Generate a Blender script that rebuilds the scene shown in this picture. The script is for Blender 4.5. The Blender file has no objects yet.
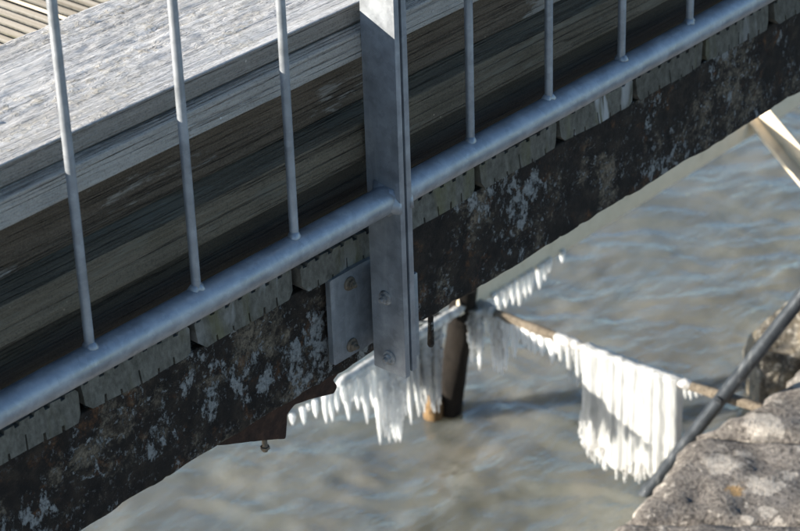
import bpy, math, random
import numpy as np
from mathutils import Matrix, Vector

# ------------------------------------------------------------------ scene, camera, light
S = bpy.context.scene
COL = S.collection
random.seed(7)
RNG = np.random.default_rng(11)

# camera recovered from the picture's two vanishing points (along the bridge, and straight down)
CX, CY = 400.0, 265.5
VX = np.array([2700 - CX, -1067 - CY]); VN = np.array([540 - CX, 4386 - CY])
FPX = math.sqrt(-float(VX @ VN))
ex = np.append(VX, FPX); ex /= np.linalg.norm(ex)
dn = np.append(VN, FPX); dn -= ex * (ex @ dn); dn /= np.linalg.norm(dn)
ROT = np.array([ex, np.cross(-dn, ex), -dn])            # rows: world axes seen from the camera
d0 = ROT @ np.array([386 - CX, 203 - CY, FPX]); d0 /= np.linalg.norm(d0)
CAM = -d0 * 2.6                                          # 2.6 m from the rail joint at the world origin
cd = bpy.data.cameras.new('camera'); cam = bpy.data.objects.new('camera', cd); COL.objects.link(cam)
M = Matrix.Identity(4)
for i in range(3):
    M[i][0] = ROT[i, 0]; M[i][1] = -ROT[i, 1]; M[i][2] = -ROT[i, 2]; M[i][3] = CAM[i]
cam.matrix_world = M
cd.sensor_width = 36; cd.lens = 36 * FPX / 800; cd.clip_start = 0.05; cd.clip_end = 500
cd.dof.use_dof = True
cd.dof.focus_distance = float((ROT.T @ (-CAM))[2]) - 0.02
cd.dof.aperture_fstop = 11.5
S.camera = cam

SUN_AZ, SUN_EL = math.radians(143), math.radians(14.3)     # direction towards the sun, azimuth from +x
sd = Vector((math.cos(SUN_AZ) * math.cos(SUN_EL), math.sin(SUN_AZ) * math.cos(SUN_EL), math.sin(SUN_EL)))
w = bpy.data.worlds.new('World'); S.world = w; w.use_nodes = True
nt = w.node_tree; bg = nt.nodes['Background']
sky = nt.nodes.new('ShaderNodeTexSky'); sky.sky_type = 'NISHITA'; sky.sun_disc = False
sky.sun_elevation = SUN_EL; sky.sun_rotation = math.radians(90) - SUN_AZ
sky.air_density = 1.0; sky.dust_density = 0.3; sky.ozone_density = 3.0
nt.links.new(sky.outputs[0], bg.inputs[0]); bg.inputs[1].default_value = 0.078
sl = bpy.data.lights.new('sun', 'SUN'); sl.energy = 5.0; sl.angle = math.radians(0.53); sl.color = (1.0, 0.92, 0.80)
so = bpy.data.objects.new('sun', sl); COL.objects.link(so)
so.rotation_euler = sd.to_track_quat('Z', 'Y').to_euler()
S.view_settings.view_transform = 'Standard'; S.view_settings.look = 'None'
S.view_settings.gamma = 1.0; S.view_settings.use_curve_mapping = False
S.view_settings.exposure = 1.62

# ------------------------------------------------------------------ noise + mesh helpers
def hsh(i, j, k, seed):
    h = (i.astype(np.int64) * 374761393 + j.astype(np.int64) * 668265263 + k.astype(np.int64) * 2147483647 + seed * 974711)
    h = (h ^ (h >> 13)) & 0xffffffff
    h = (h * 1274126177) & 0xffffffff
    h = (h ^ (h >> 16)) & 0xffffffff
    return h / 4294967295.0
def vnoise(P, seed=0):
    F = np.floor(P); f = P - F; f = f * f * (3 - 2 * f)
    i, j, k = F[:, 0], F[:, 1], F[:, 2]
    r = 0
    for a in (0, 1):
        wa = f[:, 0] if a else 1 - f[:, 0]
        for b in (0, 1):
            wb = f[:, 1] if b else 1 - f[:, 1]
            for c in (0, 1):
                wc = f[:, 2] if c else 1 - f[:, 2]
                r = r + wa * wb * wc * hsh(i + a, j + b, k + c, seed)
    return r * 2 - 1
def fbm(P, seed=0, o=4):
    r, a, t = 0, 1.0, 0
    for n in range(o):
        r = r + a * vnoise(P * (2.03 ** n), seed + n * 17); t += a; a *= .5
    return r / t

def mesh(name, V, Fs, mat, parent=None, smooth=35):
    me = bpy.data.meshes.new(name)
    me.from_pydata([tuple(map(float, v)) for v in V], [], Fs)
    if mat: me.materials.append(mat)
    if smooth is not None:
        me.shade_smooth()
        if smooth < 180: me.set_sharp_from_angle(angle=math.radians(smooth))
    return link(name, me, parent)
def link(name, me, parent=None):
    o = bpy.data.objects.new(name, me); COL.objects.link(o)
    if parent: o.parent = parent
    return o
def tag(o, label=None, cat=None, group=None, kind=None):
    if label: o['label'] = label
    if cat: o['category'] = cat
    if group: o['group'] = group
    if kind: o['kind'] = kind
    return o
def empty(name, loc, label, cat, group=None):
    o = bpy.data.objects.new(name, None); COL.objects.link(o); o.location = loc; o.empty_display_size = .05
    bpy.context.view_layer.update()
    return tag(o, label, cat, group)
def part(name, V, Fs, mat, parent, smooth=35):
    """a part given in world coordinates"""
    V = np.array(V, float) - np.array(parent_loc(parent))
    return mesh(name, V, Fs, mat, parent, smooth)
def parent_loc(p):
    l = Vector(p.location)
    while p.parent: p = p.parent; l += p.location
    return tuple(l)
def at_origin(o, c):
    """move a mesh's origin to c without moving its shape"""
    o.data.transform(Matrix.Translation(-Vector(c))); o.location = Vector(c); return o

def resample(prof, step):
    out = []
    n = len(prof)
    for i in range(n):
        a, b = np.array(prof[i]), np.array(prof[(i + 1) % n])
        m = max(1, int(round(np.linalg.norm(b - a) / step)))
        for t in range(m): out.append(a + (b - a) * t / m)
    return np.array(out)
def rounded(prof, r, seg=3):
    """round a closed 2-D polygon's corners; r is a number or a list"""
    n = len(prof); out = []
    for i in range(n):
        p = np.array(prof[i], float); a = np.array(prof[i - 1], float); b = np.array(prof[(i + 1) % n], float)
        rr = r[i] if isinstance(r, (list, tuple)) else r
        if rr <= 0: out.append(p); continue
        u = (a - p) / np.linalg.norm(a - p); v = (b - p) / np.linalg.norm(b - p)
        for t in range(seg + 1):
            t = t / seg
            out.append(p + u * rr * (1 - t) ** 2 + v * rr * t ** 2)
    return np.array(out)
def sweep(prof, S_, axis=0, disp=None):
    """prism of a closed profile along an axis (0: profile is y,z; 1: profile is x,z; 2: profile is x,y); disp(P, N) -> offsets along the normal"""
    prof = np.array(prof); n = len(prof); m = len(S_)
    tn = np.roll(prof, -1, 0) - np.roll(prof, 1, 0)
    nr = np.stack([tn[:, 1], -tn[:, 0]], 1)
    area = np.sum(prof[:, 0] * np.roll(prof[:, 1], -1) - np.roll(prof[:, 0], -1) * prof[:, 1])
    if area < 0: nr = -nr
    nr /= np.linalg.norm(nr, axis=1)[:, None] + 1e-9
    o = [k for k in range(3) if k != axis]
    V = np.zeros((m * n, 3)); N = np.zeros((m * n, 3))
    V[:, axis] = np.repeat(S_, n)
    V[:, o[0]] = np.tile(prof[:, 0], m); V[:, o[1]] = np.tile(prof[:, 1], m)
    N[:, o[0]] = np.tile(nr[:, 0], m); N[:, o[1]] = np.tile(nr[:, 1], m)
    if disp is not None: V = V + N * disp(V, N)[:, None]
    flip = (area < 0) ^ (axis == 1)
    Fs = []
    for i in range(m - 1):
        for j in range(n):
            k = (j + 1) % n
            q = (i * n + j, i * n + k, (i + 1) * n + k, (i + 1) * n + j)
            Fs.append(q[::-1] if not flip else q)
    c0 = tuple(range(n)); c1 = tuple(range((m - 1) * n, m * n))
    Fs.append(c0 if not flip else c0[::-1]); Fs.append(c1[::-1] if not flip else c1)
    # make the outside the outside
    Fs = [tuple(reversed(q)) for q in Fs]
    return V, Fs
def tube(P, R, sides=16, cap=True):
    """tube along a polyline P with radii R"""
    P = np.array(P, float); R = np.broadcast_to(np.array(R, float), (len(P),))
    V = []; Fs = []
    up = np.array([0.31, 0.17, 0.93])
    for i in range(len(P)):
        t = P[min(i + 1, len(P) - 1)] - P[max(i - 1, 0)]; t /= np.linalg.norm(t)
        a = np.cross(t, up)
        if np.linalg.norm(a) < .15: a = np.cross(t, np.array([1, 0, 0.]))
        a /= np.linalg.norm(a); b = np.cross(t, a)
        for k in range(sides):
            q = 2 * math.pi * k / sides
            V.append(P[i] + R[i] * (math.cos(q) * a + math.sin(q) * b))
    for i in range(len(P) - 1):
        for k in range(sides):
            l = (k + 1) % sides
            Fs.append((i * sides + k, i * sides + l, (i + 1) * sides + l, (i + 1) * sides + k))
    if cap:
        Fs.append(tuple(range(sides))[::-1]); Fs.append(tuple(range((len(P) - 1) * sides, len(P) * sides)))
    return np.array(V), Fs
def join(*parts):
    V = []; Fs = []; o = 0
    for v, f in parts:
        V.append(np.array(v)); Fs += [tuple(i + o for i in q) for q in f]; o += len(v)
    return np.concatenate(V), Fs
def box(x0, x1, y0, y1, z0, z1, r=.001):
    return sweep(rounded([(y0, z0), (y1, z0), (y1, z1), (y0, z1)], r, 2), [x0, x0 + r, x1 - r, x1], 0)

# ------------------------------------------------------------------ materials
class Mat:
    def __init__(s, name):
        s.m = bpy.data.materials.new(name); s.m.use_nodes = True
        s.t = s.m.node_tree; s.b = s.t.nodes['Principled BSDF']; s.out = s.t.nodes['Material Output']
        s.co = s.n('ShaderNodeTexCoord')
    def n(s, k, **kw):
        o = s.t.nodes.new(k)
        for a, b in kw.items(): setattr(o, a, b)
        return o
    def l(s, a, b): s.t.links.new(a, b)
    def pos(s, scale=(1, 1, 1), src='geo', rot=(0, 0, 0)):
        if src == 'geo':
            if not hasattr(s, 'g'): s.g = s.n('ShaderNodeNewGeometry')
            p = s.g.outputs['Position']
        else: p = s.co.outputs['Object']
        mp = s.n('ShaderNodeMapping'); s.l(p, mp.inputs[0])
        mp.inputs['Scale'].default_value = scale; mp.inputs['Rotation'].default_value = rot
        return mp.outputs[0]
    def noise(s, scale=(1, 1, 1), sc=1.0, det=5, rough=.55, dist=0.0, src='geo', out=0, rot=(0, 0, 0)):
        o = s.n('ShaderNodeTexNoise'); s.l(s.pos(scale, src, rot), o.inputs['Vector'])
        o.inputs['Scale'].default_value = sc; o.inputs['Detail'].default_value = det
        o.inputs['Roughness'].default_value = rough; o.inputs['Distortion'].default_value = dist
        return o.outputs[out]
    def vor(s, scale=(1, 1, 1), sc=1.0, feat='F1', src='geo', vec=None, out='Distance', rand=1.0):
        o = s.n('ShaderNodeTexVoronoi', feature=feat)
        s.l(vec if vec is not None else s.pos(scale, src), o.inputs['Vector'])
        o.inputs['Scale'].default_value = sc; o.inputs['Randomness'].default_value = rand
        return o.outputs[out]
    def ramp(s, v, stops, interp='LINEAR'):
        o = s.n('ShaderNodeValToRGB'); e = o.color_ramp.elements; o.color_ramp.interpolation = interp
        while len(e) < len(stops): e.new(.5)
        for k, (p, c) in enumerate(stops):
            e[k].position = p; e[k].color = (c, c, c, 1) if isinstance(c, (int, float)) else (*c, 1)
        s.l(v, o.inputs[0]); return o.outputs[0]
    def mix(s, f, a, b, mode='MIX'):
        o = s.n('ShaderNodeMix', data_type='RGBA', blend_type=mode)
        for v, i in ((f, 0), (a, 6), (b, 7)):
            if isinstance(v, (int, float)): o.inputs[i].default_value = v if i == 0 else (v, v, v, 1)
            elif isinstance(v, tuple): o.inputs[i].default_value = (*v, 1)
            else: s.l(v, o.inputs[i])
        return o.outputs[2]
    def math(s, op, a, b=0.0, c=None):
        o = s.n('ShaderNodeMath', operation=op)
        for i, v in enumerate((a, b) if c is None else (a, b, c)):
            if isinstance(v, (int, float)): o.inputs[i].default_value = v
            else: s.l(v, o.inputs[i])
        return o.outputs[0]
    def bump(s, h, strength=.5, dist=.002, prev=None):
        o = s.n('ShaderNodeBump'); s.l(h, o.inputs['Height'])
        o.inputs['Strength'].default_value = strength; o.inputs['Distance'].default_value = dist
        if prev is not None: s.l(prev, o.inputs['Normal'])
        return o.outputs[0]
    def set(s, color=None, rough=None, normal=None, metal=None, spec=None):
        for v, k in ((color, 'Base Color'), (rough, 'Roughness'), (normal, 'Normal'), (metal, 'Metallic'), (spec, 'Specular IOR Level')):
            if v is None: continue
            if isinstance(v, (int, float)): s.b.inputs[k].default_value = v
            elif isinstance(v, tuple): s.b.inputs[k].default_value = (*v, 1)
            else: s.l(v, s.b.inputs[k])
        return s.m

def wood(name, dark, mid, light, wear=None, seed=0.0, grain=60, crust=None, moss=0.0, crack=.32):
    """weathered timber with the grain along x"""
    m = Mat(name)
    off = m.n('ShaderNodeVectorMath', operation='ADD'); 
    g = m.n('ShaderNodeNewGeometry'); m.l(g.outputs['Position'], off.inputs[0]); off.inputs[1].default_value = (seed, seed * 1.7, seed * .6)
    def P(scale):
        mp = m.n('ShaderNodeMapping'); m.l(off.outputs[0], mp.inputs[0]); mp.inputs['Scale'].default_value = scale; return mp.outputs[0]
    def N(scale, det=5, rough=.6, dist=0.0):
        o = m.n('ShaderNodeTexNoise'); m.l(P(scale), o.inputs['Vector']); o.inputs['Scale'].default_value = 1
        o.inputs['Detail'].default_value = det; o.inputs['Roughness'].default_value = rough; o.inputs['Distortion'].default_value = dist
        return o.outputs[0]
    big = N((2.2, 14, 14), 5, .65, .15)
    fine = N((grain * .16, grain * 9, grain * 9), 4, .70, .0)
    streak = N((1.3, grain * 2.6, grain * 2.6), 7, .72, .04)
    # curving rings round knots
    wv = m.n('ShaderNodeTexWave', wave_type='BANDS', bands_direction='Z'); m.l(P((1.2, 9, 9)), wv.inputs['Vector'])
    wv.inputs['Scale'].default_value = 3.2; wv.inputs['Distortion'].default_value = 9; wv.inputs['Detail'].default_value = 3; wv.inputs['Detail Scale'].default_value = 1.3
    c = m.ramp(fine, [(.30, dark), (.5, mid), (.72, light)])
    c = m.mix(.45, c, m.ramp(streak, [(.26, dark), (.50, mid), (.76, light)]))
    c = m.mix(m.math('MULTIPLY', wv.outputs[1], .35), c, mid)
    c = m.mix(m.ramp(big, [(.40, 0.0), (.64, .40 if not crust and seed != 3.3 else .15)]), c, dark)
    spk = m.noise(sc=520, det=3, rough=.7)
    c = m.mix(m.ramp(spk, [(.34, .55), (.46, 0.0)]), c, tuple(x * .6 for x in dark))
    c = m.mix(m.ramp(spk, [(.56, 0.0), (.70, .45)]), c, light)
    if wear:
        pm = m.math('MULTIPLY', m.ramp(N((4.5, 24, 24), 7, .72, .35), [(.53, 0.0), (.58, 1.0)]), m.ramp(fine, [(.36, .15), (.5, .9)]))
        c = m.mix(pm, c, wear)
    if moss:
        c = m.mix(m.ramp(N((9, 18, 18), 4, .6, .4), [(.5, 0.0), (.75, moss)]), c, (.075, .07, .025))
    sp = m.ramp(m.vor(sc=90), [(.0, 1.0), (.10, 1.0), (.14, 0.0)])
    sp = m.math('MULTIPLY', sp, m.ramp(m.noise(sc=17, det=2), [(.62, 0.0), (.68, .8)]))
    c = m.mix(sp, c, tuple(min(.7, x * 1.6) for x in light))
    nrm = m.bump(fine, 1.0, .004)
    crk = N((.55, 62, 62), 4, .55, .03)
    crm = m.ramp(crk, [(.478, 1.0), (.497, 0.0), (.503, 0.0), (.522, 1.0)])
    c = m.mix(m.math('MULTIPLY', m.math('SUBTRACT', 1.0, crm), crack), c, tuple(x * .35 for x in dark))
    nrm = m.bump(crm, .8, .004, nrm)
    if crust:
        cr = m.noise(scale=(150, 300, 300), sc=1, det=4, rough=.78)
        sn = m.n('ShaderNodeSeparateXYZ'); m.l(g.outputs['Normal'], sn.inputs[0]); upm = m.ramp(sn.outputs[2], [(.45, 0.0), (.7, 1.0)])
        blk = m.math('MULTIPLY', upm, m.ramp(N((6, 22, 22), 4, .6, .5), [(.36, .25), (.62, 1.0)]))
        d2, m2, l2 = crust
        tc = m.ramp(fine, [(.30, d2), (.48, m2), (.66, l2)])
        tc = m.mix(.6, tc, m.ramp(streak, [(.38, d2), (.5, m2), (.60, l2)]))
        tc = m.mix(m.ramp(big, [(.42, 0.0), (.66, .5)]), tc, (.40, .37, .33))
        lm = m.math('MULTIPLY', m.ramp(N((7, 20, 20), 4, .6, .5), [(.50, 0.0), (.62, 1.0)]), m.ramp(m.noise(sc=95, det=4, rough=.7), [(.50, 0.0), (.58, .8)]))
        tc = m.mix(lm, tc, (.58, .53, .44))
        c = m.mix(upm, c, tc)
        nrm = m.bump(lm, .6, .003, nrm)
        c = m.mix(m.math('MULTIPLY', blk, m.ramp(cr, [(.34, .9), (.47, 0.0)])), c, tuple(x * .45 for x in d2))
        c = m.mix(m.math('MULTIPLY', blk, m.ramp(cr, [(.55, 0.0), (.68, .7)])), c, tuple(min(.85, x * 1.25) for x in l2))
        nrm = m.bump(m.math('MULTIPLY', cr, blk), .7, .003, nrm)
    return m.set(c, .82, nrm, spec=.25)

def galv(name, tint=(.27, .29, .315)):
    m = Mat(name)
    sp = m.vor(sc=130, out='Color')
    a = m.noise(sc=35, det=4); b = m.noise(scale=(60, 60, 9), sc=1, det=3)
    c = m.mix(m.ramp(a, [(.3, 0.0), (.7, 1.0)]), tuple(x * .8 for x in tint), tuple(x * 1.15 for x in tint))
    bw = m.n('ShaderNodeRGBToBW'); m.l(sp, bw.inputs[0]); c = m.mix(.14, c, bw.outputs[0], 'SOFT_LIGHT')
    c = m.mix(m.ramp(m.noise(sc=75, det=5, rough=.7), [(.54, 0.0), (.66, .35)]), c, tuple(x * 1.5 for x in tint))
    c = m.mix(m.ramp(b, [(.55, 0.0), (.75, .3)]), c, (.5, .52, .54))
    c = m.mix(m.ramp(m.noise(sc=14, det=6, rough=.7), [(.6, 0.0), (.72, .4)]), c, (.23, .24, .24))
    r = m.ramp(a, [(.3, .34), (.7, .52)])
    return m.set(c, r, m.bump(m.noise(sc=160, det=3), .10, .0015), .5)

def rust_paint():
    m = Mat('rusted_painted_steel')
    mid = m.noise(sc=38, det=7, rough=.72, dist=.15); fine = m.noise(sc=210, det=5, rough=.75)
    c = m.ramp(mid, [(.36, (.005, .004, .0035)), (.52, (.013, .010, .008)), (.66, (.032, .024, .017)), (.82, (.07, .053, .037))])
    rust = m.math('MULTIPLY', m.ramp(m.noise(sc=20, det=7, rough=.75, dist=.2), [(.56, 0.0), (.66, .8)]), m.ramp(fine, [(.35, .2), (.6, .95)]))
    c = m.mix(rust, c, (.135, .060, .024))
    tan = m.math('MULTIPLY', m.ramp(m.noise(sc=13, det=8, rough=.78, dist=.1), [(.535, 0.0), (.64, .85)]), m.ramp(fine, [(.34, .1), (.58, 1.0)]))
    c = m.mix(tan, c, (.20, .165, .12))
    pm = m.noise(scale=(1.15, 1, .75), sc=40, det=8, rough=.76, dist=.1)
    zone = m.ramp(m.noise(sc=10, det=4, rough=.6), [(.42, 0.0), (.62, 1.0)])
    pa = m.ramp(m.math('MULTIPLY_ADD', zone, .17, m.math('SUBTRACT', pm, .17)), [(.50, 0.0), (.535, 1.0)])
    pf = m.math('MULTIPLY', m.ramp(m.noise(sc=125, det=6, rough=.72), [(.575, 0.0), (.60, 1.0)]), m.ramp(m.noise(sc=13, det=3), [(.44, 0.0), (.58, 1.0)]))
    pa = m.math('MAXIMUM', pa, m.math('MULTIPLY', pf, .85))
    pcol = m.mix(m.ramp(fine, [(.35, 0.0), (.65, 1.0)]), (.11, .115, .113), (.27, .278, .275))
    c = m.mix(m.math('MULTIPLY', pa, .9), c, pcol)
    pit = m.ramp(fine, [(.30, 1.0), (.42, 0.0)])
    c = m.mix(m.math('MULTIPLY', pit, .8), c, (.008, .006, .005))
    h = m.math('ADD', m.math('MULTIPLY', mid, .8), m.math('ADD', m.math('MULTIPLY', pa, .35), m.math('MULTIPLY', fine, .4)))
    return m.set(c, .82, m.bump(h, .9, .004), spec=.25)

def rust_plain(name, base=(.07, .03, .016), hi=(.18, .075, .03)):
    m = Mat(name); a = m.noise(sc=60, det=6, rough=.7)
    c = m.ramp(a, [(.3, tuple(x * .3 for x in base)), (.5, base), (.72, hi)])
    return m.set(c, .8, m.bump(a, .6, .002), spec=.25)

def pale_mat():
    m = Mat('pale_painted_steel'); a = m.noise(sc=22, det=6, rough=.7)
    c = m.ramp(a, [(.28, (.52, .43, .31)), (.42, (.70, .60, .45)), (.7, (.77, .67, .52))])
    return m.set(c, .6, m.bump(a, .3, .002), spec=.3)

def deck_mat():
    m = Mat('grooved_deck_board')
    oi = m.n('ShaderNodeObjectInfo'); rnd = oi.outputs['Random']
    g = m.noise(scale=(95, 1.6, 60), sc=1, det=5, rough=.65)
    endg = m.noise(scale=(110, 60, 60), sc=1, det=7, rough=.75, dist=.1)
    top = m.ramp(g, [(.3, (.30, .245, .175)), (.5, (.50, .43, .33)), (.72, (.60, .54, .44))])
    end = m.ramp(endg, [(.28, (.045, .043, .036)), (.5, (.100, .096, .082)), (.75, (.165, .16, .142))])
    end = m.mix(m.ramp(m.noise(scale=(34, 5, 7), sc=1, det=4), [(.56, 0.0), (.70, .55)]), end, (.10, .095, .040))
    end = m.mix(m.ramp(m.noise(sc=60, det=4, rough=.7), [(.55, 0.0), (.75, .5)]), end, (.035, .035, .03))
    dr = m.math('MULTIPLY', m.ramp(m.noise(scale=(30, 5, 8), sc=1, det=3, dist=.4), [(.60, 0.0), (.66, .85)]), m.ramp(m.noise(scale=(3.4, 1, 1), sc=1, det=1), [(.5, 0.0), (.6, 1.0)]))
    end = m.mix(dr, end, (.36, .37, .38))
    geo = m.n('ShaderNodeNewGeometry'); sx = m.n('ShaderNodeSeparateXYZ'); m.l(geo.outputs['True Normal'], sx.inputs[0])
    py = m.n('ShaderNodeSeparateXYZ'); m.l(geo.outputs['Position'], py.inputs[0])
    end_or_shade = m.math('MAXIMUM', m.ramp(sx.outputs[2], [(.3, 1.0), (.5, 0.0)]), m.ramp(m.math('MULTIPLY_ADD', m.noise(sc=30, det=3), .05, py.outputs[1]), [(.13, 1.0), (.20, 0.0)]))  # near-edge tops also take the end grey, painting the dark gap's shade
    c = m.mix(end_or_shade, top, end)
    v = m.math('MULTIPLY_ADD', rnd, .45, .78)
    hs = m.n('ShaderNodeHueSaturation'); m.l(v, hs.inputs['Value']); m.l(c, hs.inputs['Color'])
    return m.set(hs.outputs[0], .85, m.bump(endg, .25, .002), spec=.2)

def stone_mat(name, orange=None):
    m = Mat(name)
    a = m.noise(sc=14, det=7, rough=.7, dist=.2); f = m.noise(sc=120, det=5, rough=.75)
    c = m.ramp(a, [(.28, (.12, .106, .096)), (.5, (.215, .195, .178)), (.72, (.31, .285, .265))])
    c = m.mix(m.ramp(f, [(.40, .85), (.50, 0.0)]), c, (.055, .05, .046))
    c = m.mix(m.ramp(f, [(.56, 0.0), (.68, .6)]), c, (.36, .34, .31))
    warp = m.n('ShaderNodeMix', data_type='VECTOR'); warp.inputs[0].default_value = .05
    m.l(m.pos(), warp.inputs[4]); m.l(m.noise(sc=46, det=6, rough=.7, out=1), warp.inputs[5])
    def blobs(sc, thr, soft, dens_lo, dens_hi):
        o = m.n('ShaderNodeTexVoronoi', feature='F1'); m.l(warp.outputs[1], o.inputs['Vector']); o.inputs['Scale'].default_value = sc
        sep = m.n('ShaderNodeSeparateColor'); m.l(o.outputs['Color'], sep.inputs[0])
        on = m.ramp(sep.outputs[0], [(dens_lo, 0.0), (dens_hi, 1.0)])
        sz = m.math('MULTIPLY', sep.outputs[1], thr)
        return m.math('MULTIPLY', m.ramp(m.math('SUBTRACT', m.math('ADD', sz, .08), o.outputs['Distance']), [(.0, 0.0), (soft, 1.0)]), on)
    lich = m.ramp(f, [(.3, (.34, .30, .26)), (.6, (.60, .56, .51))])
    k = m.math('MAXIMUM', blobs(13, .50, .10, .42, .44), m.math('MAXIMUM', blobs(36, .52, .12, .5, .52), blobs(95, .5, .16, .6, .62)))
    c = m.mix(m.math('MULTIPLY', k, .8), c, lich)
    if orange is not None:
        vm = m.n('ShaderNodeVectorMath', operation='DISTANCE'); m.l(warp.outputs[1], vm.inputs[0])
        vm.inputs[1].default_value = tuple(x * .95 + .025 for x in orange)
        c = m.mix(m.ramp(vm.outputs['Value'], [(.012, .75), (.018, 0.0)]), c, (.46, .29, .12))
    h = m.math('ADD', a, m.math('ADD', m.math('MULTIPLY', f, .5), m.math('MULTIPLY', k, .25)))
    return m.set(c, .88, m.bump(h, 1.0, .014), spec=.2)

def boulder_mat():
    m = Mat('wet_boulder')
    a = m.noise(sc=16, det=7, rough=.7, dist=.6); f = m.noise(sc=70, det=5, rough=.7)
    geo = m.n('ShaderNodeNewGeometry'); sx = m.n('ShaderNodeSeparateXYZ'); m.l(geo.outputs['Position'], sx.inputs[0])
    c = m.ramp(a, [(.36, (.022, .020, .017)), (.52, (.10, .083, .055)), (.70, (.28, .22, .13))])
    c = m.mix(m.ramp(f, [(.56, 0.0), (.64, .8)]), c, (.45, .43, .38))
    return m.set(c, m.ramp(f, [(.4, .18), (.6, .6)]), m.bump(a, .9, .02), spec=.6)

def ice_mat(name, clear=.3, rough=.28, tint=(.62, .635, .64)):
    m = Mat(name)
    nz = m.noise(scale=(170, 170, 22), sc=1, det=4); nb = m.bump(nz, .5, .004)
    p = m.b; p.inputs['Base Color'].default_value = (*tint, 1); p.inputs['Roughness'].default_value = .22
    p.inputs['IOR'].default_value = 1.31
    p.inputs['Subsurface Weight'].default_value = 1.0; p.inputs['Subsurface Radius'].default_value = (1.0, 1.05, 1.1); p.inputs['Subsurface Scale'].default_value = .016
    m.l(nb, p.inputs['Normal'])
    gl = m.n('ShaderNodeBsdfGlass'); gl.inputs['IOR'].default_value = 1.31; gl.inputs['Roughness'].default_value = rough; m.l(nb, gl.inputs['Normal'])
    b = m.n('ShaderNodeMixShader'); m.l(p.outputs[0], b.inputs[1]); m.l(gl.outputs[0], b.inputs[2])
    tp = m.n('ShaderNodeBsdfTransparent'); tp.inputs[0].default_value = (.96, .97, .975, 1)
    g2 = m.n('ShaderNodeMixShader'); g2.inputs[0].default_value = .75; m.l(gl.outputs[0], g2.inputs[1]); m.l(tp.outputs[0], g2.inputs[2]); m.l(g2.outputs[0], b.inputs[2])
    m.l(m.ramp(m.noise(scale=(60, 60, 12), sc=1, det=3), [(.35, clear * .4), (.7, min(.95, clear * 1.6))]), b.inputs[0])
    m.l(b.outputs[0], m.out.inputs[0]); return m.m

def water_mat():
    m = Mat('murky_water')
    tp = m.n('ShaderNodeBsdfTransparent'); tp.inputs[0].default_value = (.62, .60, .47, 1)
    df = m.b; df.subsurface_method = 'BURLEY'; df.inputs['Subsurface Weight'].default_value = 1.0
    df.inputs['Subsurface Radius'].default_value = (1.0, .9, .65); df.inputs['Subsurface Scale'].default_value = .09; df.inputs['Specular IOR Level'].default_value = 0; df.inputs['Roughness'].default_value = 1
    m.l(m.ramp(m.noise(scale=(1.6, 2.4, 1), sc=1, det=5, rough=.6, dist=.8), [(.3, (.20, .22, .20)), (.5, (.29, .295, .255)), (.72, (.38, .35, .28))]), df.inputs['Base Color'])
    a = m.n('ShaderNodeMixShader'); a.inputs[0].default_value = .52; m.l(tp.outputs[0], a.inputs[1]); m.l(df.outputs[0], a.inputs[2])
    gs = m.n('ShaderNodeBsdfGlossy'); gs.inputs['Roughness'].default_value = .045
    nb = m.bump(m.noise(scale=(14, 38, 1), sc=1, det=4, rough=.55, dist=.4, rot=(0, 0, .85)), .7, .010)
    nb = m.bump(m.noise(scale=(50, 120, 1), sc=1, det=3, rough=.5, rot=(0, 0, .85)), .55, .004, nb)
    fr = m.n('ShaderNodeFresnel'); fr.inputs[0].default_value = 1.333
    m.l(nb, fr.inputs['Normal']); m.l(nb, gs.inputs['Normal'])
    b = m.n('ShaderNodeMixShader'); m.l(m.math('MINIMUM', m.math('MULTIPLY', fr.outputs[0], 2.4), 1.0), b.inputs[0]); m.l(a.outputs[0], b.inputs[1]); m.l(gs.outputs[0], b.inputs[2])
    m.l(b.outputs[0], m.out.inputs[0]); return m.m

def bed_mat():
    m = Mat('stony_seabed')
    v = m.vor(sc=7, out='Color'); sep = m.n('ShaderNodeSeparateColor'); m.l(v, sep.inputs[0])
    c = m.ramp(sep.outputs[0], [(.1, (.10, .075, .045)), (.5, (.26, .20, .12)), (.8, (.40, .24, .12)), (1, (.5, .42, .3))])
    c = m.mix(.5, c, m.ramp(m.noise(sc=5, det=5), [(.3, (.08, .075, .045)), (.7, (.34, .28, .18))]))
    return m.set(c, .9, m.bump(m.vor(sc=7), .6, .04))

GALV = galv('galvanised_steel')
GALV_DULL = galv('galvanised_steel_dull', (.22, .24, .26))
GALV_WARM = pale_mat()
RUSTP = rust_paint(); RUST = rust_plain('rusty_plate', (.030, .015, .010), (.07, .034, .019)); BOLT = rust_plain('weathered_bolt', (.26, .25, .24), (.5, .48, .45))
BOLTR = rust_plain('rusty_bolt', (.12, .10, .075), (.22, .16, .11))
DARKST = galv('dark_painted_steel', (.035, .042, .052))
DECK = deck_mat(); ICE = ice_mat('icicle_ice', .42, .12); ICEW = ice_mat('white_ice', .30, .18, (.41, .42, .42)); ICEC = ice_mat('clear_ice', .55, .1)
ICEB = ice_mat('brightened_icicle_ice', .12, .15, (.72, .73, .73)); STONE = stone_mat('lichened_granite', (1.125, .222, -1.1)); BOULDER = boulder_mat(); WATER = water_mat(); BED = bed_mat()  # ICEB: paler, less clear copy that brightens brace ice standing in shade
PILE = wood('old_pile_timber', (.004, .003, .0025), (.011, .008, .006), (.035, .024, .013), seed=5.1)
LASH = wood('brace_timber', (.09, .07, .05), (.25, .21, .16), (.42, .37, .30), seed=2.2)

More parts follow.
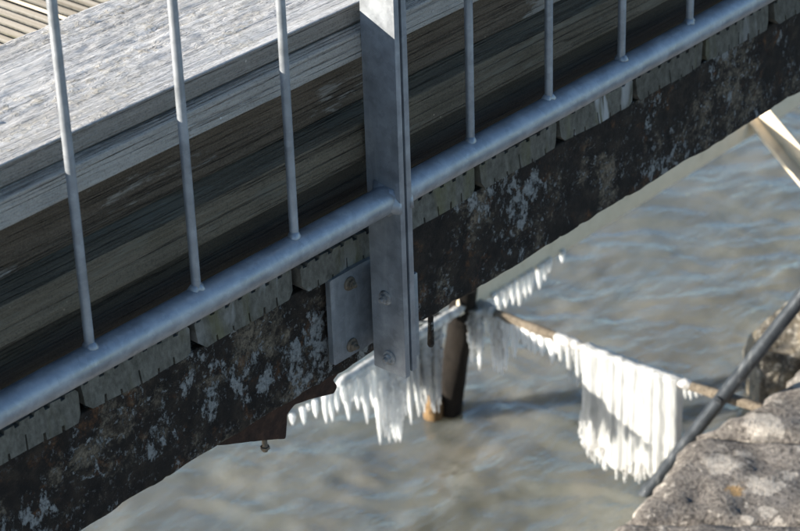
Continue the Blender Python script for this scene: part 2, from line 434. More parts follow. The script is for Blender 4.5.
# ------------------------------------------------------------------ the setting: water and seabed
WZ = -1.40
def water():
    xs = np.unique(np.concatenate([np.linspace(-30, .2, 40), np.linspace(.2, 3.4, 330), np.linspace(3.4, 40, 50)]))
    ys = np.unique(np.concatenate([np.linspace(-30, .2, 40), np.linspace(.2, 2.6, 260), np.linspace(2.6, 60, 60)]))
    X, Y = np.meshgrid(xs, ys); P = np.stack([X.ravel(), Y.ravel(), X.ravel() * 0], 1)
    A = P[:, 0] * .66 - P[:, 1] * .75; B = P[:, 0] * .75 + P[:, 1] * .66      # crests lie across the view of the quay
    B = B + .12 * fbm(P * 2.5, 2, 3); A = A + .12 * fbm(P * 2.2, 12, 2); Z = A * 0
    h = .0095 * fbm(np.c_[A * 4.4, B * 7.5, Z], 3, 3) + .0075 * fbm(np.c_[A * 9 + 3, B * 21, Z], 9, 3)
    h += .0030 * fbm(np.c_[A * 26, B * 44, Z], 21, 3) + .005 * fbm(P * 3.1, 30, 2)
    P[:, 2] = WZ + h
    n = len(xs); Fs = [(j * n + i, j * n + i + 1, (j + 1) * n + i + 1, (j + 1) * n + i) for j in range(len(ys) - 1) for i in range(n - 1)]
    tag(mesh('water', P, Fs, WATER, None, 180), kind='structure')
    xs = np.linspace(-30, 40, 141); ys = np.linspace(-30, 60, 181)
    X, Y = np.meshgrid(xs, ys); P = np.stack([X.ravel(), Y.ravel(), X.ravel() * 0], 1)
    P[:, 2] = WZ - .42 + .10 * fbm(P * .9, 5, 3)
    n = len(xs); Fs = [(j * n + i, j * n + i + 1, (j + 1) * n + i + 1, (j + 1) * n + i) for j in range(len(ys) - 1) for i in range(n - 1)]
    tag(mesh('seabed', P, Fs, BED, None, 180), kind='structure')
water()

# ------------------------------------------------------------------ stone quay and boulder
def slab(x0, x1, y0, y1, z0, z1, seed, skew):
    st = .012
    nx = int((x1 - x0) / st); ny = int((y1 - y0) / st)
    xs = np.linspace(0, 1, nx); ys = np.linspace(0, 1, ny)
    U, W_ = np.meshgrid(xs, ys); u = U.ravel(); v = W_.ravel()
    X = x0 + u * (x1 - x0) + (1 - v) * (y1 - y0) * skew; Y = y0 + v * (y1 - y0)
    P = np.stack([X, Y, X * 0], 1)
    # ragged, rounded edge towards the water
    rag = .010 * fbm(P * 9, seed, 4) + .016 * fbm(P * 30, seed + 3, 3) + np.interp(X, [.7, .892, 1.0, 1.084, 1.183, 1.243, 1.311, 1.382, 1.53, 1.9], [.320, .323, .337, .355, .375, .379, .359, .340, .349, .36]) - .345
    Y = Y + rag * v ** 3
    dx = np.minimum(u, 1 - u) * (x1 - x0); dy = (1 - v) * (y1 - y0)
    e = np.minimum(dx * 1.3, dy)
    z = z1 - .016 * np.exp(-(np.maximum(e, 0) / .010)) - .006 * np.exp(-dy / .015)
    z = z + .004 * fbm(P * 7, seed + 8, 4) + .007 * fbm(P * 34, seed + 13, 4)
    T = np.stack([X, Y, z], 1)
    N0 = len(T)
    Fs = [(j * nx + i, j * nx + i + 1, (j + 1) * nx + i + 1, (j + 1) * nx + i) for j in range(ny - 1) for i in range(nx - 1)]
    # skirt
    ring = [i for i in range(nx)] + [j * nx + nx - 1 for j in range(1, ny)] + [(ny - 1) * nx + i for i in range(nx - 2, -1, -1)] + [j * nx for j in range(ny - 2, 0, -1)]
    B = T[ring].copy(); B[:, 2] = z0
    B[:, 1] += .02 * fbm(B * 5, seed + 40, 2)
    V = np.concatenate([T, B]); r = len(ring)
    for i in range(r):
        k = (i + 1) % r; Fs.append((ring[k], ring[i], N0 + i, N0 + k))
    Fs.append(tuple(N0 + i for i in range(r))[::-1])
    return V, Fs
quay = empty('quay_wall', (1.2, -.2, -1.7), 'lichen-spotted grey stone quay edge in the lower right corner', 'quay wall')
SK = -.74   # slab gaps run askew, two of them shaped to stand for cast shadow lines
for x0, x1, dz, sd_ in ((-1.15, .10, -.01, 3), (.106, .917, .003, 7), (.922, 1.231, .0, 11), (1.236, 1.95, .014, 19), (1.956, 3.1, .0, 23)):
    part('stone_slab', *slab(x0, x1, -.62, .345, -1.62, -1.10 + dz, sd_, -SK * 1.0), STONE, quay, 60)
core = box(-1.6, 3.9, -2.4, -.1, -1.9, -1.30, .02)
part('wall_core', *core, STONE, quay)

def boulder(c, r, seed, name, label):
    n, m = 48, 30; V = []
    for j in range(m + 1):
        th = math.pi * j / m
        for i in range(n):
            ph = 2 * math.pi * i / n
            V.append((math.sin(th) * math.cos(ph), math.sin(th) * math.sin(ph), math.cos(th)))
    V = np.array(V)
    k = 1 + .30 * fbm(V * 1.6 + seed, seed, 3) + .10 * fbm(V * 5, seed + 4, 3)
    # facets
    for q in range(9):
        d = RNG.normal(size=3); d /= np.linalg.norm(d); s = V @ d
        k = np.minimum(k, np.where(s > .05, .86 / np.maximum(s, .05), 9))
    V = V * k[:, None] * np.array(r)
    Fs = [(j * n + i, j * n + (i + 1) % n, (j + 1) * n + (i + 1) % n, (j + 1) * n + i)[::-1] for j in range(m) for i in range(n)]
    o = mesh(name, V, Fs, BOULDER, None, 40); o.location = c
    return tag(o, label, 'boulder')
boulder((1.93, .50, -1.36), (.235, .185, .225), 3, 'boulder', 'wet brown boulder in the water behind the slanting dark pole')

# ------------------------------------------------------------------ footbridge: deck boards and steel beams
X0, X1 = -1.75, 2.75
bridge = empty('footbridge', (0, .7, -.235), 'footbridge of grooved grey deck boards on rusted flaking steel beams', 'bridge')
DZ = -.0565                               # deck level
PITCH, BW, BT = .1640, .1550, .0375
def board_profile(rg):
    jit = lambda a: float(rg.uniform(-a, a))
    P = [(0.010 + jit(.004), DZ - BT)]
    for f, d in zip((.19, .35, .51, .675, .83), (.0075, .0065, .0135, .007, .008)):
        x = f * BW + jit(.003); d *= 1.1 + jit(.35); w_ = .0017 + jit(.0005); P += [(x - w_, DZ - BT + jit(.0006)), (x - w_ * .8, DZ - BT + d), (x + w_ * .8, DZ - BT + d), (x + w_, DZ - BT + jit(.0006))]
    P += [(BW - .006 + jit(.003), DZ - BT), (BW - abs(jit(.002)), DZ - BT + .007 + jit(.003)), (BW, DZ - .004)]
    n = 7; st = (BW - .006) / n
    for k in range(n):
        x = BW - .003 - k * st
        P += [(x, DZ), (x - st * .62, DZ), (x - st * .66, DZ - .0045), (x - st * .96, DZ - .0045)]
    P += [(.003, DZ), (0, DZ - .004), (0.0015, DZ - BT + .010)]
    return np.array(P)
bmes = []
for q in range(5):
    bp = board_profile(RNG); bp[:, 0] -= BW / 2; bp[:, 1] -= DZ
    V, Fs = sweep(bp, [0.0, .0015, 1.298, 1.30], 1)
    V[:, 1] += np.where(V[:, 1] < .01, .004 * fbm(np.c_[V[:, 0] * 30, V[:, 2] * 60, V[:, 2] * 0], 80 + q, 2), 0)
    bmes.append((V, Fs))
made = {}
for k in range(-10, 17):
    x = -.2628 + .003 + BW / 2 + k * PITCH
    yo = .0515 + random.uniform(-.003, .003)
    q = (k * 7 + (k * k) % 3) % 5
    if q not in made:
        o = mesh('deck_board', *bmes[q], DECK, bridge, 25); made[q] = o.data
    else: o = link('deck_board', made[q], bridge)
    o.location = Vector((x, yo, DZ + random.uniform(-.0014, .0010))) - bridge.location
    o.rotation_euler = (0, 0, random.uniform(-.0015, .0015))

BZ0, BZ1 = -.236, DZ - BT - .0015
def beam(y, s):
    w_, t = .058, .008
    P = [(y, BZ0), (y + s * w_, BZ0), (y + s * w_, BZ0 + t), (y + s * t, BZ0 + t * 1.3), (y + s * t, BZ1 - t * 1.3), (y + s * w_, BZ1 - t), (y + s * w_, BZ1), (y, BZ1)]
    prof = resample(rounded(P, [.005, .003, .002, .005, .005, .002, .002, .003]), .006)
    def disp(Q, N):
        low = np.exp(-np.abs(Q[:, 2] - BZ0) / .012)
        return .0016 * fbm(Q * np.array([20, 20, 20]), 4, 4) + low * (.0035 * fbm(Q * np.array([22, 1, 1]), 8, 4)) - .0012 * (fbm(Q * 45, 6, 3) > .15)
    return sweep(prof, np.arange(X0, X1, .006 if s > 0 else .03), 0, disp)
o = part('steel_beam', *beam(.0575, 1), RUSTP, bridge, 50); o['label'] = 'dark rusted steel edge beam with flaking pale paint'
part('steel_beam', *beam(1.33, -1), RUSTP, bridge, 50)
def plate_xz(poly, y0, y1, r=.0015, step=.008, amp=.0):
    prof = resample(rounded(poly, r, 2), step)
    prof = prof + amp * np.stack([fbm(np.c_[prof * 40, prof[:, :1] * 0], 3, 3), fbm(np.c_[prof * 40, prof[:, :1] * 0 + 7], 5, 3)], 1)
    return sweep(prof, [y0, y0 + .001, y1 - .001, y1], 1)
g = part('gusset_plate', *plate_xz([(-.2290, -.2395), (-.1190, -.2885), (-.1135, -.2560), (-.100, -.2480), (-.032, -.2668), (-.0262, -.2600), (-.034, -.2475), (-.004, -.2340), (-.004, -.205), (-.2290, -.205)], .0670, .0790, .003, .006, .0016), RUST, bridge, 40)
g['label'] = 'rusty brown gusset plate under the beam'
part('bolt', *join(tube([(-.1475, .073, -.268), (-.1475, .073, -.293)], .0034, 10), tube([(-.1475, .073, -.2865), (-.1475, .073, -.2895)], .006, 6)), BOLTR, g)
part('hanger_rod', *tube([(.1575, .075, -.225), (.1575, .075, -.262), (.1570, .0755, -.290), (.1570, .0755, -.2930)], [.0036, .0038, .0046, .003], 10), RUSTP, bridge)
for xj in (-1.2, .75, 2.2):
    part('cross_beam', *box(xj, xj + .05, .118, 1.268, -.225, -.112, .003), RUSTP, bridge)

# ------------------------------------------------------------------ stacked timbers on the deck
def timber(name, prof, rr, mat, label, seed, amp=.0014, x=(X0, X1), top=None):
    p = resample(rounded(prof, rr, 3), .0035)
    def disp(Q, N):
        a = np.array([3.2, 45, 45]); b = np.array([14, 130, 130])
        d = amp * fbm(Q * a, seed, 3) + amp * .55 * fbm(Q * b, seed + 5, 3)
        if top: d = d + top(Q, N)
        return d
    V, Fs = sweep(p, np.arange(x[0], x[1], .0065), 0, disp)
    o = mesh(name, V, Fs, mat, None, 60)
    at_origin(o, ((x[0] + x[1]) / 2, .15, float(np.min(p[:, 1]))))
    return tag(o, label, 'timber', 'weathered timbers stacked behind the railing')
W1 = wood('bleached_timber', (.14, .127, .112), (.285, .262, .232), (.39, .365, .33), seed=1.0, crack=.25, crust=((.34, .335, .33), (.60, .595, .59), (.78, .775, .77)))
W2 = wood('grey_timber', (.27, .25, .225), (.44, .412, .372), (.55, .525, .485), seed=3.3, crack=.2)
W3 = wood('brown_timber', (.040, .030, .021), (.15, .115, .082), (.26, .21, .16), wear=(.34, .315, .28), seed=7.7)
W4 = wood('olive_timber', (.060, .050, .036), (.16, .133, .095), (.27, .225, .165), wear=(.17, .155, .12), seed=12.4, moss=.15)
W5 = wood('dark_timber', (.026, .023, .017), (.062, .053, .040), (.105, .092, .07), seed=21.0, moss=.1)
def crusty(Q, N):
    up = np.clip(N[:, 2], 0, 1) ** 2
    patch = np.clip(fbm(Q * np.array([2.6, 9, 1]), 31, 3) * 2.2 + .35, 0, 1) * np.clip((Q[:, 1] - .055) / .05, 0, 1)
    lump = np.clip(fbm(Q * np.array([110, 220, 1]), 33, 3), -.2, 1)
    rid = 1 - np.abs(fbm(Q * np.array([1.6, 38, 1]) + 5, 41, 2))
    return up * (patch * lump * .0030 - .0012 * np.clip(rid - .93, 0, .07) / .07)
timber('timber_plank', [(.0400, .2100), (.2700, .2100), (.2700, .2345), (.0385, .2345)], [.002, .003, .006, .002], W1, 'pale bleached timber with crusty sunlit top, uppermost of the stack', 2, .0008, top=crusty)
timber('timber_plank', [(.046, .1720), (.262, .1720), (.262, .2075), (.0420, .2075), (.0296, .2030), (.0292, .1740)], [.001, .003, .002, .001, .0012, .001], W2, 'pale grey timber directly under the sunlit crusty top timber', 8, .0008)
timber('timber_plank', [(.0650, .0985), (.268, .0985), (.268, .1712), (.0760, .1712), (.0640, .1500)], [.001, .004, .004, .003, .004], W3, 'dark brown split timber below the two pale grey ones', 14, .0020)
timber('timber_plank', [(.0360, .0428), (.260, .0415), (.260, .0980), (.0760, .0980), (.0362, .0885)], [.001, .004, .004, .003, .0015], W4, 'olive brown timber with a wide slate-blue upper edge, fourth down', 20, .0014)
timber('timber_plank', [(.0900, DZ + .001), (.265, DZ + .001), (.265, .0408), (.0465, .0408), (.0455, -.0080), (.0880, -.0100)], [.002, .004, .002, .003, .003, .002], W5, 'blackish lowest timber just above the galvanised bottom rail', 26, .0014)

# ------------------------------------------------------------------ galvanised railing panels and the bracket at their joint
TOPZ = 1.02
def weld(c, r, h, seed, axis=2):
    n = 14; V = []
    for k, (f, z) in enumerate(((1.0, -.2), (1.0, .15), (.82, .55), (.6, 1.0))):
        for i in range(n):
            a = 2 * math.pi * i / n
            q = r * f * (1 + .16 * math.sin(a * 2 + seed * 2.3) + .10 * math.sin(a * 5 + seed) + .08 * math.sin(a * 9 + 2 * seed))
            p = (q * math.cos(a), q * math.sin(a), z * h)
            V.append(p if axis == 2 else (z * h, p[0], p[1]) if axis == 0 else (-z * h, p[0], p[1]))
    Fs = [(k * n + i, k * n + (i + 1) % n, (k + 1) * n + (i + 1) % n, (k + 1) * n + i) for k in range(3) for i in range(n)]
    Fs += [tuple(range(n))[::-1], tuple(range(3 * n, 4 * n))]
    return np.array(V) + np.array(c), Fs
def railing(x_end, sgn, xs, label):
    r = empty('railing_panel', (x_end, 0.0035, -.228), label, 'railing', 'galvanised railing panels joined at the bolted post')
    xa, xb = (x_end, x_end + .008)
    far = min(xs) - .075 if sgn < 0 else max(xs) + .075
    a, b = (far, xa + .0005) if sgn < 0 else (xb - .0005, far)
    L = np.linspace(a, b, 60)
    o = part('bottom_rail', *tube([(x, 0.0, 0.0048 + 0.0004 * math.sin(x * 9)) for x in L], .0170, 28), GALV, r, 40)
    part('top_rail', *tube([(x, 0.0, TOPZ) for x in L], .0170, 24), GALV, r, 40)
    zb = -.228 if sgn < 0 else -.2235
    part('end_post', *box(xa, xb, -.0215, .0285, zb, TOPZ + .03, .0008), GALV, r, 30)
    part('end_post', *box(far - .004, far + .004, -.0215, .0285, -.228, TOPZ + .03, .0008), GALV, r, 30)
    for k, x in enumerate(xs):
        bar = part('bar', *tube([(x + .0010 * math.sin(k * 3), 0.0008, .012), (x, .0008, .5), (x, .0008, TOPZ)], .0052, 16), GALV, r, 60)
        part('weld_bead', *weld((x, .0008, .0200), .0085, .0065, k), GALV, bar, 180)
    part('weld_bead', *weld((xa if sgn < 0 else xb, 0.0, 0.0048), .0205, .010, 3, -1 if sgn < 0 else 0), GALV, r, 180)
    return r
railing(0.0, -1, [-.15 * k for k in range(1, 9)], 'galvanised steel railing panel left of the bolted post')
railing(0.0122, 1, [.15 * k + .003 for k in range(1, 15)], 'galvanised steel railing panel right of the bolted post')

br = empty('mounting_bracket', (0, .045, -.21), 'galvanised angle bracket bolting the railing posts to the rusted beam', 'bracket')
part('face_plate', *sweep(resample(rounded([(-.0535, -.2095), (-.0225, -.2095), (.030, -.2095), (.030, -.098), (.010, -.0945), (-.0535, -.0945)], [.004, .001, .002, .002, .004, .003], 3), .01), [.0440, .0446, .0508, .0514], 1), GALV_DULL, br, 30)
part('side_plate', *box(.0218, .0300, -.018, .0440, -.2095, -.098, .001), GALV_DULL, br, 30)
def hexbolt(c, axis, mat, parent, r=.0072, h=.0055, rot=.3, name='bolt'):
    def ring(rr, z, n, ph): return [(rr * math.cos(2 * math.pi * i / n + ph), rr * math.sin(2 * math.pi * i / n + ph), z) for i in range(n)]
    parts = []
    for (r0, z0, r1, z1, n) in ((r * 1.5, 0, r * 1.45, .0016, 20), (r, .0016, r, h * .8 + .0016, 6), (r * .55, h, r * .5, h + .0045, 12)):
        V = ring(r0, z0, n, rot) + ring(r1, z1, n, rot) + ring(r1 * .82, z1 + .0010, n, rot)
        Fs = [(k * n + i, k * n + (i + 1) % n, (k + 1) * n + (i + 1) % n, (k + 1) * n + i) for k in range(2) for i in range(n)]
        Fs += [tuple(range(n))[::-1], tuple(range(2 * n, 3 * n))]
        parts.append((np.array(V), Fs))
    V, Fs = join(*parts)
    z = V[:, 2].copy()
    if axis == 'x': V = np.stack([-z, -V[:, 0], V[:, 1]], 1)      # head looks to -x
    else: V = np.stack([V[:, 0], -z, V[:, 1]], 1)                  # head looks to -y
    return part(name, V + np.array(c), Fs, mat, parent, 30)
hexbolt((-.0002, .0060, -.1268), 'x', BOLT, br, .0062, .005, .2)
hexbolt((-.0002, .0030, -.2075), 'x', BOLT, br, .0064, .005, .5)
hexbolt((-.0210, .0438, -.1115), 'y', BOLTR, br, .0060, .005, .1)
hexbolt((-.0217, .0438, -.1950), 'y', BOLTR, br, .0060, .005, .4)

# ------------------------------------------------------------------ trestle under the bridge
YW = 1.0
# waler: steel angle lying along the bridge, its flat top in the sun
wal = sweep(resample(rounded([(YW - .002, -1.1035), (YW + .004, -1.1035), (YW + .006, -1.066), (YW + .085, -1.062), (YW + .085, -1.055), (YW + .002, -1.058)], .0015, 2), .02), np.arange(1.300, 4.2, .05), 0,
            lambda Q, N: .0012 * fbm(Q * 9, 3, 2))
o = mesh('waler_beam', *wal, GALV_WARM, None, 40); at_origin(o, (2.6, YW, -1.1035)); tag(o, 'long pale steel waler lying low over the water, icicles along its edge', 'beam')
# pile
pt = np.array([1.325, 1.005, -1.045]); pb = np.array([1.409, 1.172, -1.75])
L = np.linspace(0, 1, 60)
V, Fs = tube([pt + (pb - pt) * t for t in L], .0265, 22)
V = V + .0045 * np.stack([fbm(V * np.array([60, 60, 6]), 51, 3), fbm(V * np.array([60, 60, 6]), 57, 3), 0 * V[:, 0]], 1)
o = mesh('timber_pile', V, Fs, PILE, None, 60); at_origin(o, tuple(pb)); pile = tag(o, 'dark raking timber pile standing in the water under the bridge', 'pile')
V, Fs = tube([(1.318, 1.088, -1.335), (1.322, 1.094, -1.36), (1.334, 1.112, -1.45)], [.014, .019, .021], 12)
V = V + .004 * np.stack([fbm(V * 50, 91, 3), fbm(V * 50, 93, 3), fbm(V * 50, 95, 3)], 1)
o = part('side_block', V, Fs, rust_plain('orange_brown_wood', (.12, .075, .035), (.24, .155, .075)), pile, 50); o['label'] = 'orange-brown stub at the foot of the pile'
# cross brace: rod from the pile head to the quay
XB = 1.367
def brace_pt(t):
    y = 1.02 + (.26 - 1.02) * t
    return np.array([1.362 + .040 * t * t, y, -1.113 + .0025 * math.sin(t * 9)])
tt = np.linspace(0, 1, 90)
Rb = .0095 + .0012 * fbm(np.c_[tt * 30, tt * 0, tt * 0], 61, 3)
V, Fs = tube([brace_pt(t) for t in tt], Rb, 14)
o = mesh('cross_brace', V, Fs, LASH, None, 180); at_origin(o, tuple(brace_pt(1))); tag(o, 'thin cross brace running from pile head to quay, hung with icicles', 'brace')
lr = np.linspace(0, 1, 40)
V, Fs = tube([np.array([.945 + .40 * t, YW - .002, -1.086 + .002 * math.sin(7 * t)]) for t in lr], .0062 + .0008 * fbm(np.c_[lr * 25, lr * 0, lr * 0], 66, 3), 14)
o = mesh('tie_rod', V, Fs, LASH, None, 180); at_origin(o, (1.33, YW, -1.086)); tag(o, 'thin icy tie rod running left from the pile head behind the bracket', 'rod')
# raking angle strut
def strut(p, q, wleg, t, up):
    p, q = np.array(p), np.array(q); d = (q - p) / np.linalg.norm(q - p)
    a = np.cross(up, d); a /= np.linalg.norm(a); b = np.cross(d, a)
    b = b if b[2] > 0 else -b
    prof = [(0, 0), (wleg, 0), (wleg, wleg * 1.15), (wleg - t, wleg * 1.15), (wleg - t, t), (0, t)]
    V = [p + a * u + b * v for u, v in prof] + [q + a * u + b * v for u, v in prof]
    n = 6; Fs = [(i, (i + 1) % n, n + (i + 1) % n, n + i) for i in range(n)] + [tuple(range(n))[::-1], tuple(range(n, 2 * n))]
    return np.array(V), Fs
o = mesh('raking_strut', *strut((2.338, 1.012, -1.060), (2.338, .565, -1.41), .040, .006, np.array([0, 0, 1.0])), GALV_WARM, None, 30)
at_origin(o, (2.338, .565, -1.41)); tag(o, 'pale angle-iron strut raking down from the waler at the right edge', 'strut')
# slanting dark pole
p1 = np.array([1.372, .5815, -1.389]); p0 = np.array([1.372, .268, -.844]); dv = (p0 - p1)
pa = p1 - dv * .14; pb_ = p1 + dv * 2.12
pole = empty('slanting_pole', tuple(pa), 'dark steel pole slanting up from the stone edge past the brace', 'pole')
part('shaft', *tube([pa, p1, p0, pb_], .0132, 20), DARKST, pole, 60)
pc = p1 + dv * .527
part('bolt', *join(tube([pc + np.array([-.022, 0, 0]), pc + np.array([.05, 0, 0])], .004, 10), tube([pc + np.array([-.0185, 0, 0]), pc + np.array([-.012, 0, 0])], .0075, 14)), DARKST, pole, 40)
pq = pb_
part('head_plate', *box(pq[0] - .03, pq[0] + .03, min(pq[1] - .03, .05), .0560, pq[2] - .02, pq[2] + .05, .003), DARKST, pole)

# ------------------------------------------------------------------ ice
def icicle_geo(top, length, r, seed, bend=.0, lump=.12, squash=1.0):
    n = max(10, int(length / .006)); P = []; R = []
    rg = np.random.default_rng(seed)
    ph = rg.uniform(0, 6.3); bx, by = rg.normal(0, .012, 2)
    for i in range(n + 1):
        t = i / n
        P.append(np.array(top) + np.array([bx * length * t * t, by * length * t * t, -length * t]))
        rr = r * .72 * (1 - t ** 2.6) * (1 - .22 * t) + .0010
        R.append(rr * (1 + lump * math.sin(t * length * 420 + ph) + lump * .8 * math.sin(t * length * 160 + ph * 2)))
    V, Fs = tube(P, R, 10)
    return V, Fs
def icicle(top, length, r, seed, label, group, mat=None, lump=.05):
    o = mesh('icicle', *icicle_geo(top, length, r, seed, lump=lump), mat or ICE, None, 180)
    at_origin(o, tuple(top)); return tag(o, label, 'icicle', group)
# pixel -> point on a plane of the built structure (measured once from the picture's perspective)
def un(u, v, ax, val):
    d = ROT @ np.array([u - CX, v - CY, FPX]); return CAM + d * (val - CAM[ax]) / d[ax]
sd_ = 100
ORD = 'first second third fourth fifth sixth seventh eighth ninth tenth eleventh twelfth thirteenth fourteenth fifteenth sixteenth seventeenth eighteenth'.split()
def rows(rows_):
    return [(ORD[k], *r) for k, r in enumerate(sorted(rows_))]
# row under the waler, left of the pile: (u, tip v, radius)
for od, u, v, r in rows(((293, 425, .007), (304, 425, .0075), (309, 411, .005), (316, 418, .007), (326.5, 424, .008), (332.5, 422, .008), (338, 412, .007), (348.5, 421, .010),
                (358.5, 410, .011), (367, 424, .011), (381, 445, .014), (344, 404, .008), (373, 408, .010), (353, 402, .011), (363, 405, .012), (377, 402, .010))):
    tip = un(u, v, 1, YW - .004); top = np.array([tip[0], YW - .004, -1.092]); sd_ += 1; r *= 1.12
    icicle(top, top[2] - tip[2], r, sd_, f'{od} icicle from the left in the row behind gusset plate and bracket', 'icicles under the tie rod left of the pile')
for od, u, v, r in rows(((411, 425, .012), (417, 418, .011), (405, 416, .010))):
    tip = un(u, v, 1, YW - .004); top = np.array([tip[0], YW - .004, -1.092]); sd_ += 1
    icicle(top, top[2] - tip[2], r, sd_, f'{od} of three icicles fused to the lumpy ice left of the pile', 'icicles fused to the ice left of the pile', ICEW)
# fused column with a rounded foot
def fused(name, cols, mat, label, cat='icicle'):
    V, Fs = join(*[icicle_geo(*c) for c in cols]); o = mesh(name, V, Fs, mat, None, 180)
    c = np.array(cols[0][0]); at_origin(o, tuple(c)); return tag(o, label, cat)
def column(u0, u1, vt, vb, n, plane, val, r, s0, blunt=True, lump=.16):
    cols = []
    for k in range(n):
        u = u0 + (u1 - u0) * k / max(1, n - 1)
        tip = un(u, vb + random.uniform(-4, 3), plane, val); cols.append(((tip[0], tip[1], vt), vt - tip[2], r * random.uniform(.85, 1.25), s0 + k, 0, lump))
    return cols
fused('ice_column', column(386, 402, -1.092, 440, 6, 1, YW - .006, .016, 300), ICE, 'broad fused ice column beside the post foot, reaching nearly to the water', 'ice')
# ice sheath left of the pile, and bubbly ice right of it
def blobs(name, pts, mat, label, seed):
    parts = []
    for k, (c, r) in enumerate(pts):
        n, m = 12, 8; V = []
        for j in range(m + 1):
            th = math.pi * j / m
            for i in range(n):
                ph = 2 * math.pi * i / n; V.append((math.sin(th) * math.cos(ph), math.sin(th) * math.sin(ph), 1.5 * math.cos(th)))
        V = np.array(V); V = V * (1 + .25 * fbm(V * 2.2 + k, seed + k, 2))[:, None] * r + np.array(c)
        Fs = [(j * n + i, (j + 1) * n + i, (j + 1) * n + (i + 1) % n, j * n + (i + 1) % n) for j in range(m) for i in range(n)]
        parts.append((V, Fs))
    V, Fs = join(*parts); o = mesh(name, V, Fs, mat, None, 180); at_origin(o, tuple(np.array(pts[0][0]))); return tag(o, label, 'ice')
cols = []
for k in range(34):
    u = random.uniform(407, 446); vb_ = 416 - (u - 407) * .15 + random.uniform(-30, 3)
    yy = YW + random.uniform(.0, .05); tip = un(u - 6, vb_, 1, yy)
    cols.append(((tip[0] + .004, yy, -1.078), -1.078 - tip[2], random.uniform(.010, .020), 520 + k, 0, .15))
fused('ice_sheath', cols, ICEW, 'lumpy glistening ice frozen onto the left side of the pile', 'ice')
cols = []
for k in range(7):
    tip = un(472 + k * 1.4, 366 + random.uniform(-26, 8), 1, YW - .004 + random.uniform(-.012, .01))
    cols.append(((tip[0], tip[1], -1.10), -1.10 - tip[2], random.uniform(.009, .014), 710 + k, 0, .24))
fused('ice_sheath', cols, ICEC, 'string of bubbly ice hanging just right of the pile', 'ice')
def ice_tube(name, P, r, seed, mat, label):
    P = np.array(P); q = np.linspace(0, 1, len(P)); R_ = r * (1 + .22 * fbm(np.c_[q * len(P) * .22, q * 0, q * 0], seed, 3)) * np.minimum(1, np.minimum(q, 1 - q) * 12 + .45)
    V, Fs = tube(P, R_, 14); V = V + .0012 * np.stack([fbm(V * 80, seed, 2), fbm(V * 80, seed + 2, 2), fbm(V * 80, seed + 4, 2)], 1)
    o = mesh(name, V, Fs, mat, None, 180); at_origin(o, tuple(P[0])); return tag(o, label, 'ice')
ice_tube('ice_lump', [brace_pt(t) + np.array([-.003, 0, .004]) for t in np.linspace(.02, .085, 12)], .0150, 760, ICEW, 'frosty ice lump capping the joint of brace and pile')
ice_tube('ice_coat', [np.array([x, YW - .003, -1.087]) for x in np.linspace(.936, 1.31, 70)], .0105, 860, ICE, 'white ice crusting the tie rod behind the post foot')
# row under the waler, right of the pile
for od, u, v, r in rows(((486, 296, .010), (499, 312, .013), (506, 308, .013), (513, 305, .011), (520, 306, .012), (526, 299, .011), (531, 295, .009), (539.5, 289, .012), (545, 281, .010), (549, 273, .009), (562, 263, .009), (493, 300, .009))):
    tip = un(u, v, 1, YW - .004); top = np.array([tip[0], YW - .004, -1.094]); sd_ += 1
    if top[2] - tip[2] < .012: continue
    icicle(top, top[2] - tip[2], r, sd_, f'{od} icicle from the pile in the row hanging from the pale waler', 'icicles under the waler right of the pile')
# under the brace
def brace_icicle(u, v, r, label, group, mat=None, lump=.05):
    mat = mat or (ICEB if u < 560 else ICEW); r *= 1.15
    global sd_
    sd_ += 1
    tip = un(u, v, 0, XB); t = (1.02 - tip[1]) / .76; top = brace_pt(t); top[2] -= .004
    L_ = top[2] - tip[2]
    if L_ > .008: return icicle(top, L_, r, sd_, label, group, mat, lump)
fused('ice_column', [((brace_pt((1.02 - un(u, 360, 0, XB)[1]) / .76)), .140 + random.uniform(-.012, .01), .013, 330 + k, 0, .14) for k, u in enumerate((496, 499.5, 503, 506))], ICEB, 'broad blunt ice column hanging from the brace near the pile', 'ice')
for od, u, v, r in rows(((483, 330, .008), (490, 332, .007), (510, 340, .007), (516, 358, .010), (520, 340, .007), (526, 346, .009), (530, 349, .009), (536, 354, .009), (542.5, 356, .009),
                (549, 349, .007), (553, 364, .010), (557, 354, .007), (561.5, 365, .009), (570, 383, .010), (579, 387, .010), (565, 352, .006), (574, 362, .007), (584, 384, .011))):
    brace_icicle(u, v, r, f'{od} icicle from the pile along the brace before the ice curtain', 'icicles under the brace left of the curtain')
for od, u, v, r in rows(((681.5, 402, .006), (686.5, 403, .006), (692, 401, .006), (697, 399, .006))):
    brace_icicle(u, v, r, f'{od} tiny icicle right of the ice curtain under the brace', 'icicles under the brace right of the curtain')
# the curtain
cols = []
n = 34
for k in range(n):
    f = k / (n - 1); y = .740 - f * (.740 - .512)
    t = (1.02 - y) / .76; top = brace_pt(t) + np.array([random.uniform(-.003, .002), 0, .004])
    zb = -1.335 - .030 * min(1, f / .25) + .020 * max(0, f - .6) / .4 + random.uniform(-.008, .007)
    cols.append((top, top[2] - zb, random.uniform(.0045, .0065)))
parts = []
for k, (top, ln, r) in enumerate(cols):
    m_ = 40; P = []; R = []; ph = random.uniform(0, 6)
    s0 = random.uniform(.55, .85)
    for i in range(m_ + 1):
        t = s0 + (1 - s0) * i / m_
        P.append(top + np.array([.003 * math.sin(t * 5 + ph) , .002 * math.sin(t * 7 + ph), -ln * t]))
        e = (1.0 if t < .90 else max(.12, ((1 - t) / .10)) ** .6) * min(1, .35 + (t - s0) * 6)
        R.append(r * e * (1 + .05 * math.sin(t * 23 + ph) + (.14 * math.sin(t * 120 + ph) if t > .75 else 0)))
    parts.append(tube(P, R, 10))
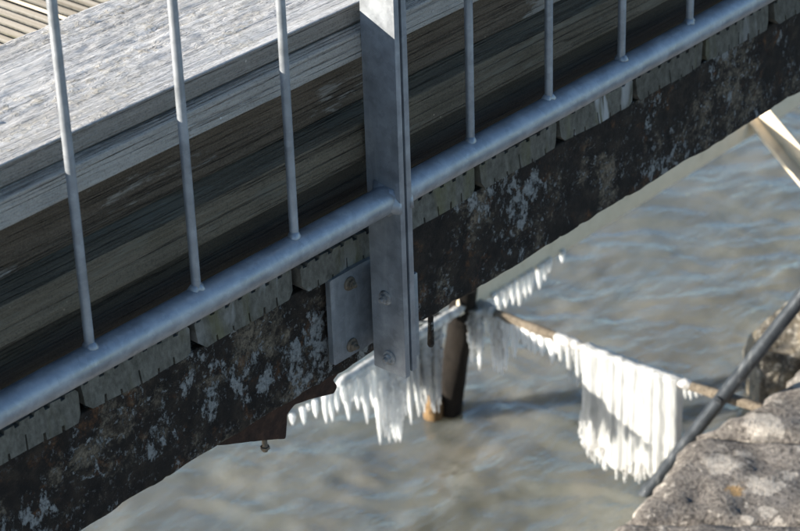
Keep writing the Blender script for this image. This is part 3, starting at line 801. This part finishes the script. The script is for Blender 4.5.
# the solid sheet the columns have grown into
NY, NZ = 90, 60; SV = []
for side in (-1, 1):
    for i in range(NZ + 1):
        for j in range(NY + 1):
            f = j / NY; q = f * (n - 1); k = min(n - 2, int(q)); top = cols[k][0] * (1 - q + k) + cols[k + 1][0] * (q - k)
            ln = (cols[k][1] * (1 - q + k) + cols[k + 1][1] * (q - k)) * .95
            SV.append((top[0], top[1], top[2] + .006 - (ln + .006) * i / NZ, side))
SV = np.array(SV); edge = np.minimum(1, np.minimum(np.abs(SV[:, 1] - .740), np.abs(SV[:, 1] - .512)) / .008 + .08) * np.minimum(1, (SV[:, 2] + 1.372) / .02 + .3).clip(.3, 1)
th = (.0120 + .0042 * fbm(np.c_[SV[:, 1] * 32 + .15 * np.sin(SV[:, 2] * 30), SV[:, 2] * 5, SV[:, 3] * 3], 71, 4) + .0015 * fbm(SV[:, :3] * np.array([1, 120, 40]), 75, 2)) * edge
SV[:, 0] += SV[:, 3] * th
st = (NZ + 1) * (NY + 1); FF = []
for i in range(NZ):
    for j in range(NY):
        a_ = i * (NY + 1) + j; q = (a_, a_ + 1, a_ + NY + 2, a_ + NY + 1)
        FF.append(q); FF.append(tuple(st + z for z in q[::-1]))
bd = [(i * (NY + 1), (i + 1) * (NY + 1)) for i in range(NZ)] + [((i + 1) * (NY + 1) + NY, i * (NY + 1) + NY) for i in range(NZ)] + [(j + 1, j) for j in range(NY)] + [(NZ * (NY + 1) + j, NZ * (NY + 1) + j + 1) for j in range(NY)]
FF += [(a_, b_, st + b_, st + a_) for a_, b_ in bd]
parts.append((SV[:, :3], FF))
for k in range(90):      # knobbly fringe along the foot
    f = random.random(); c = cols[int(f * (n - 1))]
    top = c[0] + np.array([random.uniform(-.010, .006), random.uniform(-.004, .004), -c[1] * random.uniform(.80, .97)])
    parts.append(icicle_geo(top, random.uniform(.015, .035), random.uniform(.003, .006), 900 + k, 0, .2))
V, Fs = join(*parts); o = mesh('ice_curtain', V, Fs, ICEW, None, 180); at_origin(o, tuple(cols[0][0]))
tag(o, 'wide white curtain of fused icicles hanging from the brace', 'ice curtain')
# ice coat on the brace over the curtain
ice_tube('ice_coat', [brace_pt(t) + np.array([-.001, 0, .0015]) for t in np.linspace(.27, .70, 80)], .0108, 800, ICEC, 'glistening ice coat along the brace above the curtain')
